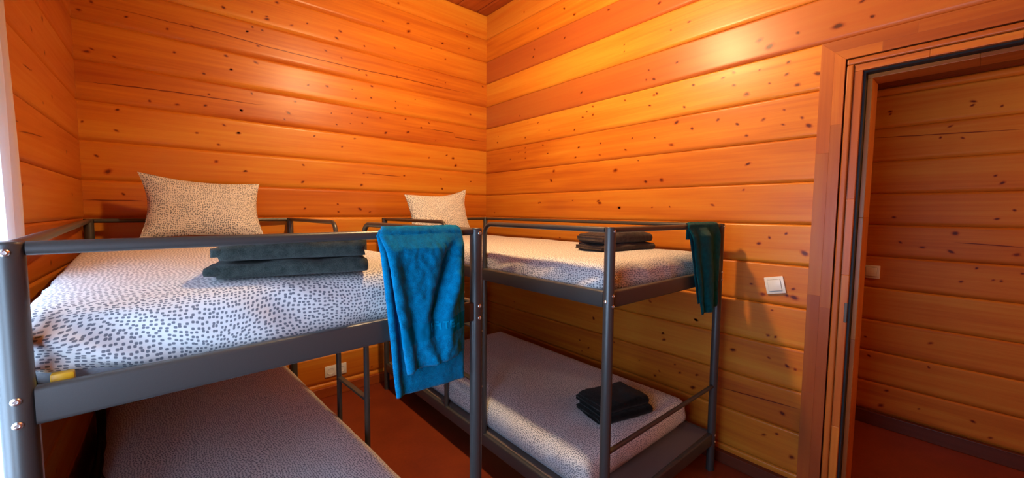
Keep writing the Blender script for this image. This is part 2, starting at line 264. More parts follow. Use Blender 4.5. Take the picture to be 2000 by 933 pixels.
def plank_wall(name, P, n, rects, joints, mat, knots=(), cracks=(), tones=None, thick=0.12, seed=1, ends=(), bev=1.0):
    """wall of horizontal planks. P(u, z, d) -> point, d = depth behind the face"""
    rnd = random.Random(seed); mb = MB()
    pids = [rnd.random() for _ in joints]; offs = [rnd.random() * 20 for _ in joints]
    prof = [(0.0012, 0.013), (0.0045, 0.0105), (0.012, 0.0062), (0.021, 0.0026), (0.032, 0.0006), (0.046, 0.0)]
    prof = [(max(a * bev, 0.001), b * min(1.0, bev + 0.2)) for a, b in prof]
    flip = n
    def q4(a, b, c, d_, uv, pid, tone):
        k = mb.add([a, b, c, d_]); idx = [k, k + 1, k + 2, k + 3]
        if flip: idx = idx[::-1]; uv = uv[::-1]
        mb.face(idx, uv, 0, pid, tone)
    rects = [(a - (0.10 if a in ends else 0.0), b + (0.10 if b in ends else 0.0), c, e) for a, b, c, e in rects]
    for (u0, u1, zlo, zhi) in rects:
        for i in range(len(joints) - 1):
            zb, zt = joints[i], joints[i + 1]; H = zt - zb
            pts = [(zb, 0.013)] + [(zb + a, d_) for a, d_ in prof] + [(zt - a * 0.55, d_) for a, d_ in prof[::-1]] + [(zt, 0.013)]
            cl = []
            for (z_, d_) in pts:
                cl.append((min(max(z_, zlo), zhi), d_))
            tone = (tones or {}).get(i, 0.0)
            for (za, da), (zb2, db) in zip(cl[:-1], cl[1:]):
                if zb2 - za < 1e-6: continue
                uvs = [(u0 + offs[i], za + offs[i]), (u1 + offs[i], za + offs[i]), (u1 + offs[i], zb2 + offs[i]), (u0 + offs[i], zb2 + offs[i])]
                k = mb.add([P(u0, za, da), P(u1, za, da), P(u1, zb2, db), P(u0, zb2, db)]); idx = [k, k + 1, k + 2, k + 3]
                if flip: idx = idx[::-1]; uvs = uvs[::-1]
                mb.face(idx, uvs, 0, pids[i], tone)
        # body behind the planks
        c = [P(u0, zlo, 0.0131), P(u1, zlo, 0.0131), P(u1, zhi, 0.0131), P(u0, zhi, 0.0131), P(u0, zlo, thick), P(u1, zlo, thick), P(u1, zhi, thick), P(u0, zhi, thick)]
        k = mb.add(c)
        for f in ((0, 1, 2, 3), (7, 6, 5, 4), (4, 5, 1, 0), (3, 2, 6, 7), (0, 3, 7, 4), (5, 6, 2, 1)):
            mb.face([k + j for j in f], [(0, 0)] * 4, 0, 0.9, 0.5)
    def which(z_):
        for i in range(len(joints) - 1):
            if joints[i] <= z_ < joints[i + 1]: return i
        return 0
    for (u, z, sz) in knots:
        i = which(z); zb, zt = joints[i], joints[i + 1]
        ry = 0.0095 * sz; rx = 0.0120 * sz * (0.8 + 0.5 * rnd.random()); lim = min(z - zb - 0.03, zt - 0.02 - z)
        if lim < ry: z = min(max(z, zb + 0.03 + ry), zt - 0.02 - ry)
        an = rnd.random() * PI; ry *= 0.75 + 0.4 * rnd.random()
        core = 0.75 + 0.25 * rnd.random(); seg = 14
        wob = [1 + 0.25 * (rnd.random() - 0.5) for _ in range(seg)]
        base = len(mb.v); p = P(u, z, -0.0004); mb.v.append(tuple(p)); mb.kn[base] = core
        uvl = [(u + offs[i], z + offs[i])]
        for rr, kv in ((0.30, core), (0.52, core * 0.62), (0.72, 0.30), (1.0, 0.0)):
            for j in range(seg):
                a = 2 * PI * j / seg; du = rx * rr * math.cos(a) * wob[j]; dz = ry * rr * math.sin(a) * wob[j]
                dz += du * 0.35 * math.sin(an * 2)
                mb.kn[len(mb.v)] = kv; mb.v.append(tuple(P(u + du, z + dz, -0.0004 if rr < 1 else -0.0002))); uvl.append((u + du + offs[i], z + dz + offs[i]))
        tone = (tones or {}).get(i, 0.0)
        for j in range(seg):
            j2 = (j + 1) % seg
            fs = [[0, 1 + j, 1 + j2]] + [[1 + r_ * seg + j, 1 + (r_ + 1) * seg + j, 1 + (r_ + 1) * seg + j2, 1 + r_ * seg + j2] for r_ in range(3)]
            for f in fs:
                uv = [uvl[q] for q in f]
                if flip: f = f[::-1]; uv = uv[::-1]
                mb.face([base + q for q in f], uv, 0, pids[i], tone)
    for cr in cracks:
        pts = []
        for (a, b) in zip(cr[:-1], cr[1:]):
            m = max(1, int(abs(b[0] - a[0]) / 0.02))
            for k in range(m): pts.append((a[0] + (b[0] - a[0]) * k / m, a[1] + (b[1] - a[1]) * k / m + (rnd.random() - .5) * 0.0016))
        pts.append((cr[-1][0], cr[-1][1])); m = len(pts); base = len(mb.v)
        i = which(sum(p[1] for p in pts) / m)
        for k, (u, z) in enumerate(pts):
            w = 0.0030 * min(1, 4 * (k + .3) / m, 4 * (m - k - .3) / m)
            for q, kv in ((-1, 0.35), (0, 1.0), (1, 0.35)):
                mb.kn[len(mb.v)] = kv; mb.v.append(tuple(P(u, z + q * w, -0.0006)))
        for k in range(m - 1):
            for q in (0, 1):
                f = [base + 3 * k + q, base + 3 * k + 3 + q, base + 3 * k + 4 + q, base + 3 * k + 1 + q]
                if pts[-1][0] < pts[0][0]: f = f[::-1]
                if flip: f = f[::-1]
                mb.face(f, [(pts[k][0] + offs[i], pts[k][1] + offs[i])] * 4, 0, pids[i], 0)
    o = mb.build(name, mat, smooth=True, angle=50); tag(o, kind='structure'); return o

kr = random.Random(5)
def rknots(n, u0, u1, z0, z1): return [(kr.uniform(u0, u1), kr.uniform(z0, z1), kr.uniform(0.8, 1.5)) for _ in range(n)]
# back wall: y = 0, room in front (y < 0)
plank_wall('wall_back', lambda u, z, d: (u, d, z), False, [(XL, 0.0, 0.0, ZC)], JZ, M_WALL, KB + rknots(25, XL, 0, 0.1, 1.05) + rknots(12, XL, -1.6, 2.5, 3.1), CB, seed=3, ends=(XL, 0.0), bev=0.75)
# right wall: x = 0, door opening y < -2.66
DY0, DY1, DZ = -2.66, -3.52, 1.985
plank_wall('wall_right', lambda u, z, d: (d, u, z), True, [(YN, 0.0, 2.05, ZC), (-2.60, 0.0, 0.0, 2.05), (YN, -3.60, 0.0, 2.05)], JZ, M_WALL, KR, CR, tones={13: 1.0, 11: 1.0, 15: 0.35, 14: -0.0, 12: -0.1}, seed=11, ends=(YN, 0.0), bev=0.5)
# left wall: x = XL, window y -3.05..-1.85, z 0.92..2.0
WY0, WY1, WZ0, WZ1 = -3.02, -1.56, 0.70, 2.05
plank_wall('wall_left', lambda u, z, d: (XL - d, u, z), False, [(WY1, 0.0, 0.0, ZC), (YN, WY0, 0.0, ZC), (WY0, WY1, 0.0, WZ0), (WY0, WY1, WZ1, ZC)], JZ, M_WALL, KL + rknots(30, -3.6, -0.2, 0.1, 3.0), CL, tones={i: 0.45 for i in range(17)}, seed=8, thick=0.16, ends=(YN, 0.0), bev=0.45)  # tone on every board paints in the wall's dimmer, redder light
plank_wall('wall_near', lambda u, z, d: (u, YN - d, z), True, [(XL, 0.0, 0.0, ZC)], JZ, M_WALL, rknots(60, XL, 0, 0.1, 3.0), (), seed=14, ends=(XL, 0.0))
# ceiling boards run along y
def ceiling(name, x0, x1, y0, y1, z, mat, w=0.2):
    mb = MB(); x = x0; k = 0
    while x < x1 - 1e-6:
        xe = min(x + w, x1); pid = random.random()
        prof = [(x, 0.012), (x + 0.004, 0.006), (x + 0.02, 0.0), (xe - 0.012, 0.0), (xe - 0.003, 0.006), (xe, 0.012)]
        for (a, da), (b, db) in zip(prof[:-1], prof[1:]):
            n = mb.add([(a, y0, z + da), (b, y0, z + db), (b, y1, z + db), (a, y1, z + da)])
            mb.face([n + 3, n + 2, n + 1, n], [(y1 + k, a), (y1 + k, b), (y0 + k, b), (y0 + k, a)], 0, pid, 0.2)
        x = xe; k += 3
    mb.box(x0, x1, y0, y1, z + 0.0125, z + 0.1)
    return tag(mb.build(name, mat, angle=50), kind='structure')
ceiling('ceiling', XL - 0.1, 0.1, YN - 0.1, 0.1, ZC, M_CEIL)
mb = MB(); mb.box(XL - 0.1, 1.25, -5.3, 0.1, -0.08, 0.0); tag(mb.build('floor', M_FLOOR, smooth=False), kind='structure')

# corridor beyond the door
XC, YC0, YC1, ZH = 1.15, -5.2, -1.6, 2.13
JH = [0.0, 0.085, 0.275, 0.475, 0.675, 0.885, 1.085, 1.285, 1.480, 1.680, 1.885, 2.085, 2.13]
plank_wall('wall_corridor', lambda u, z, d: (XC + d, u, z), True, [(YC0, YC1, 0.0, ZH)], JH, M_HALL, KC + rknots(10, -2.5, -1.7, 0.2, 2.0), CC, seed=21, ends=(YC0, YC1), bev=0.6)
plank_wall('wall_corridor_far', lambda u, z, d: (u, YC1 + d, z), False, [(0.12, XC, 0.0, ZH)], JH, M_HALL, rknots(10, 0.2, 1.1, 0.2, 2.0), (), seed=22, ends=(XC,))
plank_wall('wall_corridor_near', lambda u, z, d: (u, YC0 - d, z), True, [(0.12, XC, 0.0, ZH)], JH, M_HALL, rknots(10, 0.2, 1.1, 0.2, 2.0), (), seed=23, ends=(XC,))
plank_wall('wall_corridor_side', lambda u, z, d: (0.12 - d, u, z), False, [(YC0, YN - 0.12, 0.0, ZH)], JH, M_HALL, (), (), seed=24)
ceiling('ceiling_corridor', 0.10, XC + 0.1, YC0 - 0.1, YC1 + 0.1, ZH, M_HCEIL)

# baseboards
def board(mb, x0, x1, y0, y1, z0, z1, grain, segs=1, mi=0, tones=(0, 0), rnd=random):
    """plank made of finger jointed lengths"""
    ax = 'xyz'.index(grain); lo = [x0, y0, z0][ax]; hi = [x1, y1, z1][ax]
    cuts = [lo + (hi - lo) * (k + (rnd.uniform(-.25, .25) if 0 < k < segs else 0)) / segs for k in range(segs + 1)]
    for a, b in zip(cuts[:-1], cuts[1:]):
        q = [x0, x1, y0, y1, z0, z1]; q[2 * ax] = a; q[2 * ax + 1] = b
        mb.box(*q, mi=mi, pid=rnd.random(), tone=rnd.uniform(*tones), grain=grain, uo=(rnd.random() * 9, rnd.random() * 9))
def baseboard(name, x0, x1, y0, y1, h, grain, mat):
    mb = MB(); board(mb, x0, x1, y0, y1, 0, h, grain); o = mb.build(name, mat, smooth=False, bevel=0.004); return tag(o, kind='structure')
baseboard('baseboard_back', XL, -0.03, -0.028, 0.012, 0.07, 'x', M_CEIL)
baseboard('baseboard_right', -0.030, 0.012, -2.518, -0.0, 0.062, 'y', M_BASE)
baseboard('baseboard_left', XL - 0.012, XL + 0.025, YN + 0.03, -0.03, 0.07, 'y', M_BASE)
baseboard('baseboard_near', XL + 0.03, -0.03, YN - 0.012, YN + 0.025, 0.07, 'x', M_BASE)
baseboard('baseboard_corridor', XC - 0.022, XC + 0.012, YC0, YC1, 0.085, 'y', M_BASE)

# door frame (door_1)
door = tag(empty('door_1', (0, -2.66, 0)), kind='structure')
rd = random.Random(4)
def dpart(mb, name, mat, bevel=0.002, label=None):
    o = mb.build(name, mat, smooth=False, bevel=bevel); o.parent = door; o.matrix_parent_inverse = Matrix.Translation((0, 2.66, 0))
    if label: o['label'] = label
    return o
CO, CI = -2.518, -2.605     # casing outer / inner edge
ZO, ZI = 2.100, 2.012
def casing_mesh(side):
    """mitred casing with two strips of finger jointed lengths"""
    mb = MB(); x0, x1 = -0.022, 0.010; mid = 0.55
    strips = [(0.0, mid), (mid, 1.0)]
    for si, (a, b) in enumerate(strips):
        if side == 'top':
            L0, L1 = CO, DY1 - 0.142; za, zb = ZO + (ZI - ZO) * a, ZO + (ZI - ZO) * b
            ya, yb = CO + (CI - CO) * a, CO + (CI - CO) * b
            cuts = [0.0, -2.82 + 0.1 * si, -3.1 - 0.08 * si, -3.35, L1]
            for c0, c1 in zip(cuts[:-1], cuts[1:]):
                y_a0 = ya if c0 == 0.0 else c0; y_b0 = yb if c0 == 0.0 else c0
                P = [(x0, y_a0, za), (x0, c1, za), (x0, c1, zb), (x0, y_b0, zb)]
                n = mb.add(P + [(x1, p[1], p[2]) for p in P]); pid = rd.random(); tn = rd.choice((0.0, 0.0, 0.55, 0.3)); off = rd.random() * 9
                for f in ((0, 1, 2, 3), (7, 6, 5, 4), (0, 4, 5, 1), (1, 5, 6, 2), (2, 6, 7, 3), (3, 7, 4, 0)):
                    mb.face([n + j for j in f][::-1], [(mb.v[n + j][1] + off, mb.v[n + j][2] + mb.v[n + j][0]) for j in f][::-1], 0, pid, tn)
        else:
            s_ = 1 if side == 'left' else -1
            yo, yi = (CO, CI) if side == 'left' else (DY1 - 0.142, DY1 - 0.055)
            ya, yb = yo + (yi - yo) * a, yo + (yi - yo) * b; za, zb = ZO + (ZI - ZO) * a, ZO + (ZI - ZO) * b
            cuts = [0.0, 0.52 + 0.13 * si, 0.98 - 0.05 * si, 1.62 + 0.12 * si, 9]
            for ci, (c0, c1) in enumerate(zip(cuts[:-1], cuts[1:])):
                z_a, z_b = (za, zb) if c1 == 9 else (c1, c1)
                P = [(x0, ya, c0), (x0, yb, c0), (x0, yb, z_b), (x0, ya, z_a)]
                n = mb.add(P + [(x1, p[1], p[2]) for p in P]); pid = rd.random(); tn = (1.0, 0.95, 0.75, 0.1 if si == 0 else 0.0)[ci]; off = rd.random() * 9
                for f in ((0, 1, 2, 3), (7, 6, 5, 4), (0, 4, 5, 1), (1, 5, 6, 2), (2, 6, 7, 3), (3, 7, 4, 0)):
                    ff = [n + j for j in f]; uv = [(mb.v[n + j][2] + off, mb.v[n + j][1] + mb.v[n + j][0]) for j in f]
                    if side == 'left': ff = ff[::-1]; uv = uv[::-1]
                    mb.face(ff, uv, 0, pid, tn)
    return mb
for sd, nm in (('left', 'casing'), ('top', 'casing'), ('right', 'casing')): dpart(casing_mesh(sd), nm, M_TRIM, 0.0006)
def frame_ring(name, mat, w0, w1, x0, x1, segs=4, tones=(0, 0.4), bevel=0.002, grain=True):
    """three sided frame between inset w0 and w1 measured from the casing's inner edge"""
    ya, yb = CI - w0, CI - w1; za, zb = ZI - w0, ZI - w1
    ra, rb = DY1 - 0.055 + w0, DY1 - 0.055 + w1
    mb = MB(); board(mb, x0, x1, yb, ya, 0, zb, 'z', segs, tones=tones, rnd=rd)
    board(mb, x0, x1, ra, rb, 0, zb, 'z', segs, tones=tones, rnd=rd)
    board(mb, x0, x1, ra, ya, zb, za, 'y', segs, tones=tones, rnd=rd)
    return dpart(mb, name, mat, bevel)
frame_ring('moulding', M_TRIM, 0.003, 0.027, -0.016, 0.02, 1, (0.25, 0.35), 0.006)
frame_ring('jamb', M_TRIM, 0.0275, 0.056, -0.006, 0.10, 4, (0.0, 0.3), 0.002)
frame_ring('door_seal', M_SEAL, 0.0565, 0.064, 0.012, 0.10, 1, (0, 0), 0.0)
frame_ring('door_stop', M_TRIM, 0.0645, 0.082, 0.050, 0.175, 3, (0.0, 0.1), 0.002)
frame_ring('outer_jamb', M_TRIM, -0.02, 0.0642, 0.1005, 0.16, 2, (0.2, 0.5), 0.0)
mb = MB(); mb.rbox(-0.0075, 0.02, CI - 0.0565, CI - 0.046, 0.875, 0.962, 0.001, 1); dpart(mb, 'strike_plate', M_STEEL, 0)
mb = MB(); board(mb, 0.0, 0.16, DY1 + 0.02, DY0 + 0.0, 0.0, 0.012, 'y'); dpart(mb, 'threshold', M_BASE, 0.003)

# window (left wall, beside the photographer)
win = tag(empty('window_1', (XL, (WY0 + WY1) / 2, WZ0)), kind='structure')
def wpart(mb, name, mat, bevel=0.002):
    o = mb.build(name, mat, smooth=False, bevel=bevel); o.parent = win; o.matrix_parent_inverse = Matrix.Translation(-Vector((XL, (WY0 + WY1) / 2, WZ0))); return o
mb = MB()
for a, b in ((WY0, WY0 + 0.055), (WY1 - 0.055, WY1), ((WY0 + WY1) / 2 - 0.04, (WY0 + WY1) / 2 + 0.04)): mb.box(XL - 0.09, XL - 0.03, a, b, WZ0, WZ1, grain='z')
mb.box(XL - 0.09, XL - 0.03, WY0, WY1, WZ0, WZ0 + 0.055, grain='y'); mb.box(XL - 0.09, XL - 0.03, WY0, WY1, WZ1 - 0.055, WZ1, grain='y')
wpart(mb, 'window_frame', M_TRIM)
t = NT('window_glass'); tr = t.n('ShaderNodeBsdfTransparent'); gl = t.n('ShaderNodeBsdfGlossy', None, Roughness=0.02); mx = t.n('ShaderNodeMixShader', None, i0=0.06)
t.l(tr.outputs[0], mx.inputs[1]); t.l(gl.outputs[0], mx.inputs[2]); t.l(mx.outputs[0], t.out.inputs[0]); M_GLASS = t.m
mb = MB(); mb.box(XL - 0.063, XL - 0.057, WY0 + 0.05, WY1 - 0.05, WZ0 + 0.05, WZ1 - 0.05); wpart(mb, 'pane', M_GLASS, 0)
mb = MB()
mb.box(XL - 0.01, XL + 0.012, WY0 - 0.07, WY0, WZ0 - 0.07, WZ1 + 0.07, grain='z'); mb.box(XL - 0.01, XL + 0.012, WY1, WY1 + 0.07, WZ0 - 0.07, WZ1 + 0.07, grain='z')
mb.box(XL - 0.01, XL + 0.012, WY0, WY1, WZ1, WZ1 + 0.07, grain='y'); mb.box(XL - 0.01, XL + 0.03, WY0, WY1, WZ0 - 0.05, WZ0, grain='y')
wpart(mb, 'casing', M_TRIM)

# ------------------------------------------------------------------ bunk beds
BW = 0.925
def bunk(name, loc, rz, L, side, g0, g1, label):
    """bunk bed; local x across (0..BW), y along (0..L), origin at the foot of the near left post. side: x of the ladder side"""
    root = tag(empty(name, loc, rz), label, 'bunk bed', 'metal bunk beds')
    ls = side; ws = BW - side; out = 1 if side > 0 else -1
    PR, RR = 0.0195, 0.0112; ZR = 1.288
    for (px, py) in ((0, 0), (BW, 0), (0, L), (BW, L)):
        mb = MB(); mb.tube([(px, py, 0.004), (px, py, 1.294), (px, py, 1.2975), (px, py, 1.299)], [PR, PR, PR * 0.96, PR * 0.86], 28)
        mb.tube([(px, py, 0.0), (px, py, 0.006)], PR * 1.04, 20)
        post = mb.build('post', M_METAL, root, angle=40)
        ye = -1 if py == 0 else 1; xe = -1 if px == 0 else 1
        def bolt(x, y, z, nx, ny):
            c = Vector((x, y, z)); nn = Vector((nx, ny, 0)); a = Vector((ny, -nx, 0)); b = Vector((0, 0, 1)); mbb = MB()
            rings = []
            for (dd, r) in ((-0.003, 0.0062), (0.0006, 0.0062), (0.0022, 0.0050), (0.0030, 0.0030), (0.0016, 0.0022), (0.0016, 0.0)):
                rings.append(mbb.add([c + nn * dd + a * r * math.cos(2 * PI * k / 16) + b * r * math.sin(2 * PI * k / 16) for k in range(16)]))
            for r0, r1 in zip(rings[:-1], rings[1:]):
                for k in range(16): mbb.face([r0 + k, r0 + (k + 1) % 16, r1 + (k + 1) % 16, r1 + k])
            bo = mbb.build('bolt', M_BOLT, post, angle=30); bo['label'] = 'zinc bolt head'
        for z in (1.052, 1.014, 0.193, 0.158): bolt(px, py + ye * PR, z, 0, ye)
        bolt(px, py + ye * PR, 1.283, 0, ye)
        bolt(px + xe * PR, py, 1.03, xe, 0)
    # top rails at both ends
    for py in (0, L):
        mb = MB(); mb.tube([(PR, py, ZR), (BW - PR, py, ZR)], RR, 20); mb.build('end_rail', M_METAL, root)
    # wall side rail
    mb = MB(); mb.tube([(ws, PR, ZR), (ws, L - PR, ZR)], RR, 20); mb.build('side_rail', M_METAL, root)
    # guard rails with a bent down end beside the ladder gap
    for (ya, yb, s_) in ((PR, g0, 1), (L - PR, g1, -1)):
        r = 0.055
        pth = [Vector((ls, ya, ZR)), Vector((ls, yb - s_ * r, ZR))] + arc((ls, yb - s_ * r, ZR - r), (0, s_, 0), (0, 0, 1), r, PI / 2, 0, 8)[1:] + [Vector((ls, yb, 1.06))]
        mb = MB(); mb.tube(pth, RR, 20); mb.build('guard_rail', M_METAL, root, angle=60)
    for y in (g0, g1):
        mb = MB(); mb.tube([(ls, y, 1.008), (ls, y, 0.20)], 0.0125, 20); lu = mb.build('ladder_upright', M_METAL, root, angle=60)
        s_ = 1 if y == g0 else -1
        for z in (0.455, 0.745):
            c = (ls + out * 0.0125, y, z); mbb = MB(); mbb.tube([(c[0] - out * 0.001, y, z), (c[0] + out * 0.0015, y, z)], 0.005, 12); mbb.build('rivet', M_BOLT, lu)['label'] = 'small bright rivet'
    for z in (0.455, 0.745):
        mb = MB(); mb.tube([(ls, g0 + 0.0125, z), (ls, g1 - 0.0125, z)], 1, sq=rsec(0.012, 0.030, 0.005)); mb.build('rung', M_METAL, root, angle=50)
    # frames and bases
    for (zc, h) in ((1.035, 0.062), (0.172, 0.066)):
        for px, xo in ((0, 0.004), (BW, -0.004)):
            mb = MB(); mb.tube([(px + (0.0), 0.018, zc), (px + (0.0), L - 0.018, zc)], 1, sq=rsec(h, 0.024, 0.008)); mb.build('side_frame', M_METAL, root, angle=50)
        for py in (0, L):
            mb = MB(); mb.tube([(0.018, py, zc), (BW - 0.018, py, zc)], 1, sq=rsec(h, 0.024, 0.008)); mb.build('end_frame', M_METAL, root, angle=50)
        zt = 1.010 if zc > 0.5 else zc + h / 2 - 0.002
        mb = MB(); mb.rbox(0.010, BW - 0.010, 0.010, L - 0.010, zt - 0.006, zt, 0.002, 1); mb.build('base_fabric', M_MESH, root, angle=40)
    for py in (0, L):
        mb = MB(); mb.tube([(PR, py, 0.455), (BW - PR, py, 0.455)], 0.0095, 16); mb.build('lower_end_bar', M_METAL, root)
    return root
TH1 = 0.0684
B1 = bunk('bunk_bed', (-2.439, -2.053, 0), TH1, 1.97, BW, 0.82, 1.165, 'charcoal metal bunk bed in the left corner, bright blue towel on its near rail')
B2 = bunk('bunk_bed', (-1.055, -2.165, 0), 0.0, 2.0, 0.0, 0.755, 1.13, 'charcoal metal bunk bed along the right wall, dark teal towel on its end rail')
mb = MB(); mb.rbox(0.032, 0.060, 0.016, 0.034, 1.040, 1.074, 0.003, 2); o = mb.build('plastic_clip', M_YELLOW, B1); o['label'] = 'yellow plastic clip at the near left post'
def b1(x, y, z=0.0):
    c, s_ = math.cos(TH1), math.sin(TH1); return Vector((-2.439 + c * x - s_ * y, -2.053 + s_ * x + c * y, z))

# ------------------------------------------------------------------ mattresses
def rounded_slab(x0, x1, y0, y1, z0, z1, r, res, disp=None, open_bottom=False, hem=None):
    """rounded box made of grid patches; disp(p, n) -> offset vector; uv unfolds from the top over the sides"""
    mb = MB(); cx, cy, cz = (x0 + x1) / 2, (y0 + y1) / 2, (z0 + z1) / 2
    hx, hy, hz = (x1 - x0) / 2, (y1 - y0) / 2, (z1 - z0) / 2
    def shape(p):
        q = Vector((max(-hx + r, min(hx - r, p[0])), max(-hy + r, min(hy - r, p[1])), max(-hz + r, min(hz - r, p[2]))))
        d_ = Vector(p) - q
        n = d_.normalized() if d_.length > 1e-9 else Vector((0, 0, 1)); pt = q + n * (r if d_.length > 1e-9 else 0)
        w = Vector((cx, cy, cz)) + pt
        if disp: w = w + disp(w, n)
        return w
    def patch(fn, la, lb, uvf):
        na, nb = max(2, round(la / res)), max(2, round(lb / res))
        mb.grid(lambda a, b: shape(fn(a, b)), na, nb, 0, uvf)
    L = lambda a, b, t_: a + (b - a) * t_
    patch(lambda a, b: (L(-hx, hx, a), L(-hy, hy, b), hz), 2 * hx, 2 * hy, lambda a, b: (L(x0, x1, a), L(y0, y1, b)))
    if not open_bottom: patch(lambda a, b: (L(hx, -hx, a), L(-hy, hy, b), -hz), 2 * hx, 2 * hy, lambda a, b: (L(x1, x0, a), L(y0, y1, b)))
    patch(lambda a, b: (L(-hx, hx, a), -hy, L(-hz, hz, b)), 2 * hx, 2 * hz, lambda a, b: (L(x0, x1, a), y0 - L(2 * hz, 0, b)))
    patch(lambda a, b: (L(hx, -hx, a), hy, L(-hz, hz, b)), 2 * hx, 2 * hz, lambda a, b: (L(x1, x0, a), y1 + L(2 * hz, 0, b)))
    patch(lambda a, b: (hx, L(-hy, hy, a), L(-hz, hz, b)), 2 * hy, 2 * hz, lambda a, b: (x1 + L(2 * hz, 0, b), L(y0, y1, a)))
    patch(lambda a, b: (-hx, L(hy, -hy, a), L(-hz, hz, b)), 2 * hy, 2 * hz, lambda a, b: (x0 - L(2 * hz, 0, b), L(y1, y0, a)))
    return mb
def nz3(x, y, z): return noise.noise(Vector((x, y, z)))
def sheet_disp(seed, x0, x1, y0, y1, z0, z1, wr=1.0, crown=0.012, hemfn=None):
    def f(p, n):
        up_ = max(0.0, n.z); sd = 1 - abs(n.z); d_ = Vector((0, 0, 0)); t_ = (p.z - z0) / (z1 - z0)
        ex = min(p.x - x0, x1 - p.x); ey = min(p.y - y0, y1 - p.y); e = max(0.0, min(1.0, min(ex, ey) / 0.16))
        d_.z += up_ * (crown * (e * (2 - e)) + 0.004 * nz3(p.x * 3 + seed, p.y * 3, 0) + 0.0022 * nz3(p.x * 9, p.y * 5 + seed, 1.3) * wr)
        # ridge wrinkles that run towards the corners
        d_.z += up_ * 0.002 * wr * (1 - abs(nz3(p.x * 4 + p.y * 2.5, p.y * 1.2 - p.x, seed + 4.0)) * 4) * 0.5
        if sd > 0.02:
            along = p.x if abs(n.y) > abs(n.x) else p.y
            w = 1 - abs(nz3(along * 6.0 + 1.6 * t_, t_ * 0.8, seed + 7.7)) * 3.2
            w2 = nz3(along * 15.0 + 2.5 * t_, t_ * 1.5, seed + 1.1)
            amp = (0.0075 * w + 0.0055 * w2) * wr * (1.15 - 0.6 * t_) * sd
            hn = Vector((n.x, n.y, 0)); 
            if hn.length > 1e-6: d_ += hn.normalized() * (amp + 0.010 * math.sin(PI * min(1, max(0, t_))) * sd)
        if hemfn and n.z < 0.6:
            d_ += hemfn(p, n, t_)
        return d_
    return f
def mattress(name, root, rect, z0, z1, label, group, seed, wr=1.0, hemfn=None, r=0.038, core_out=0.0, slope=0.0, res=0.017):
    x0, x1, y0, y1 = rect
    # ticking core: a slightly smaller rounded block that shows only under the hem of the sheet
    mb = rounded_slab(x0 + 0.008, x1 - 0.008, y0 + 0.008, y1 - 0.008, z0, z1 - 0.012, 0.03, 0.08)
    core = mb.build(name, M_CORE, merge=0.0005, angle=60); core.location = root.location; core.rotation_euler = root.rotation_euler
    tag(core, label, 'mattress', group)
    sh = rounded_slab(x0, x1, y0, y1, z0 + 0.012, z1, r, res, sheet_disp(seed, x0, x1, y0, y1, z0 + 0.012, z1, wr, hemfn=hemfn), open_bottom=True)
    so = sh.build('fitted_sheet', M_SHEET, core, merge=0.0004, angle=None)
    so['label'] = 'white fitted sheet printed with small grey dots'
    return core
def hem1(p, n, t_):
    # the hem rides up at the near left corner, folds fan out from it
    k = max(0.0, 1 - math.hypot(p.x - 0.0, (p.y - 0.02) * 1.0) / 0.26)
    lift = 0.055 * k ** 1.2 * (1 - t_)
    fold = 0.013 * k * (1 - 2 * abs(math.sin(19 * (p.x + 0.30 * t_) + 2.2))) * (1 - 0.6 * t_) if abs(n.y) > 0.3 else 0
    return Vector((0, -fold, lift))
ZT = 1.004
mattress('mattress', B1, (-0.004, 0.895, 0.034, 1.93), 1.012, 1.178, 'thick mattress in a grey dotted sheet on the upper bunk in the left corner', 'mattresses on the bunk beds', 1.0, 1.3, hem1, r=0.024)
mattress('mattress', B1, (0.040, 0.850, 0.03, 1.90), 0.204, 0.352, 'mattress in a dotted sheet on the lower bunk in the left corner, mostly in shade', 'mattresses on the bunk beds', 2.0, 0.8, r=0.04)
mattress('mattress', B2, (0.026, 0.840, 0.045, 1.93), 1.012, 1.150, 'mattress in a dotted sheet on the right upper bunk, brown towels on it', 'mattresses on the bunk beds', 5.0, 1.25, r=0.03)
mattress('mattress', B2, (0.026, 0.885, 0.115, 1.72), 0.204, 0.350, 'mattress in a dotted sheet on the right lower bunk, black towels on it', 'mattresses on the bunk beds', 9.0, 0.8, r=0.04)

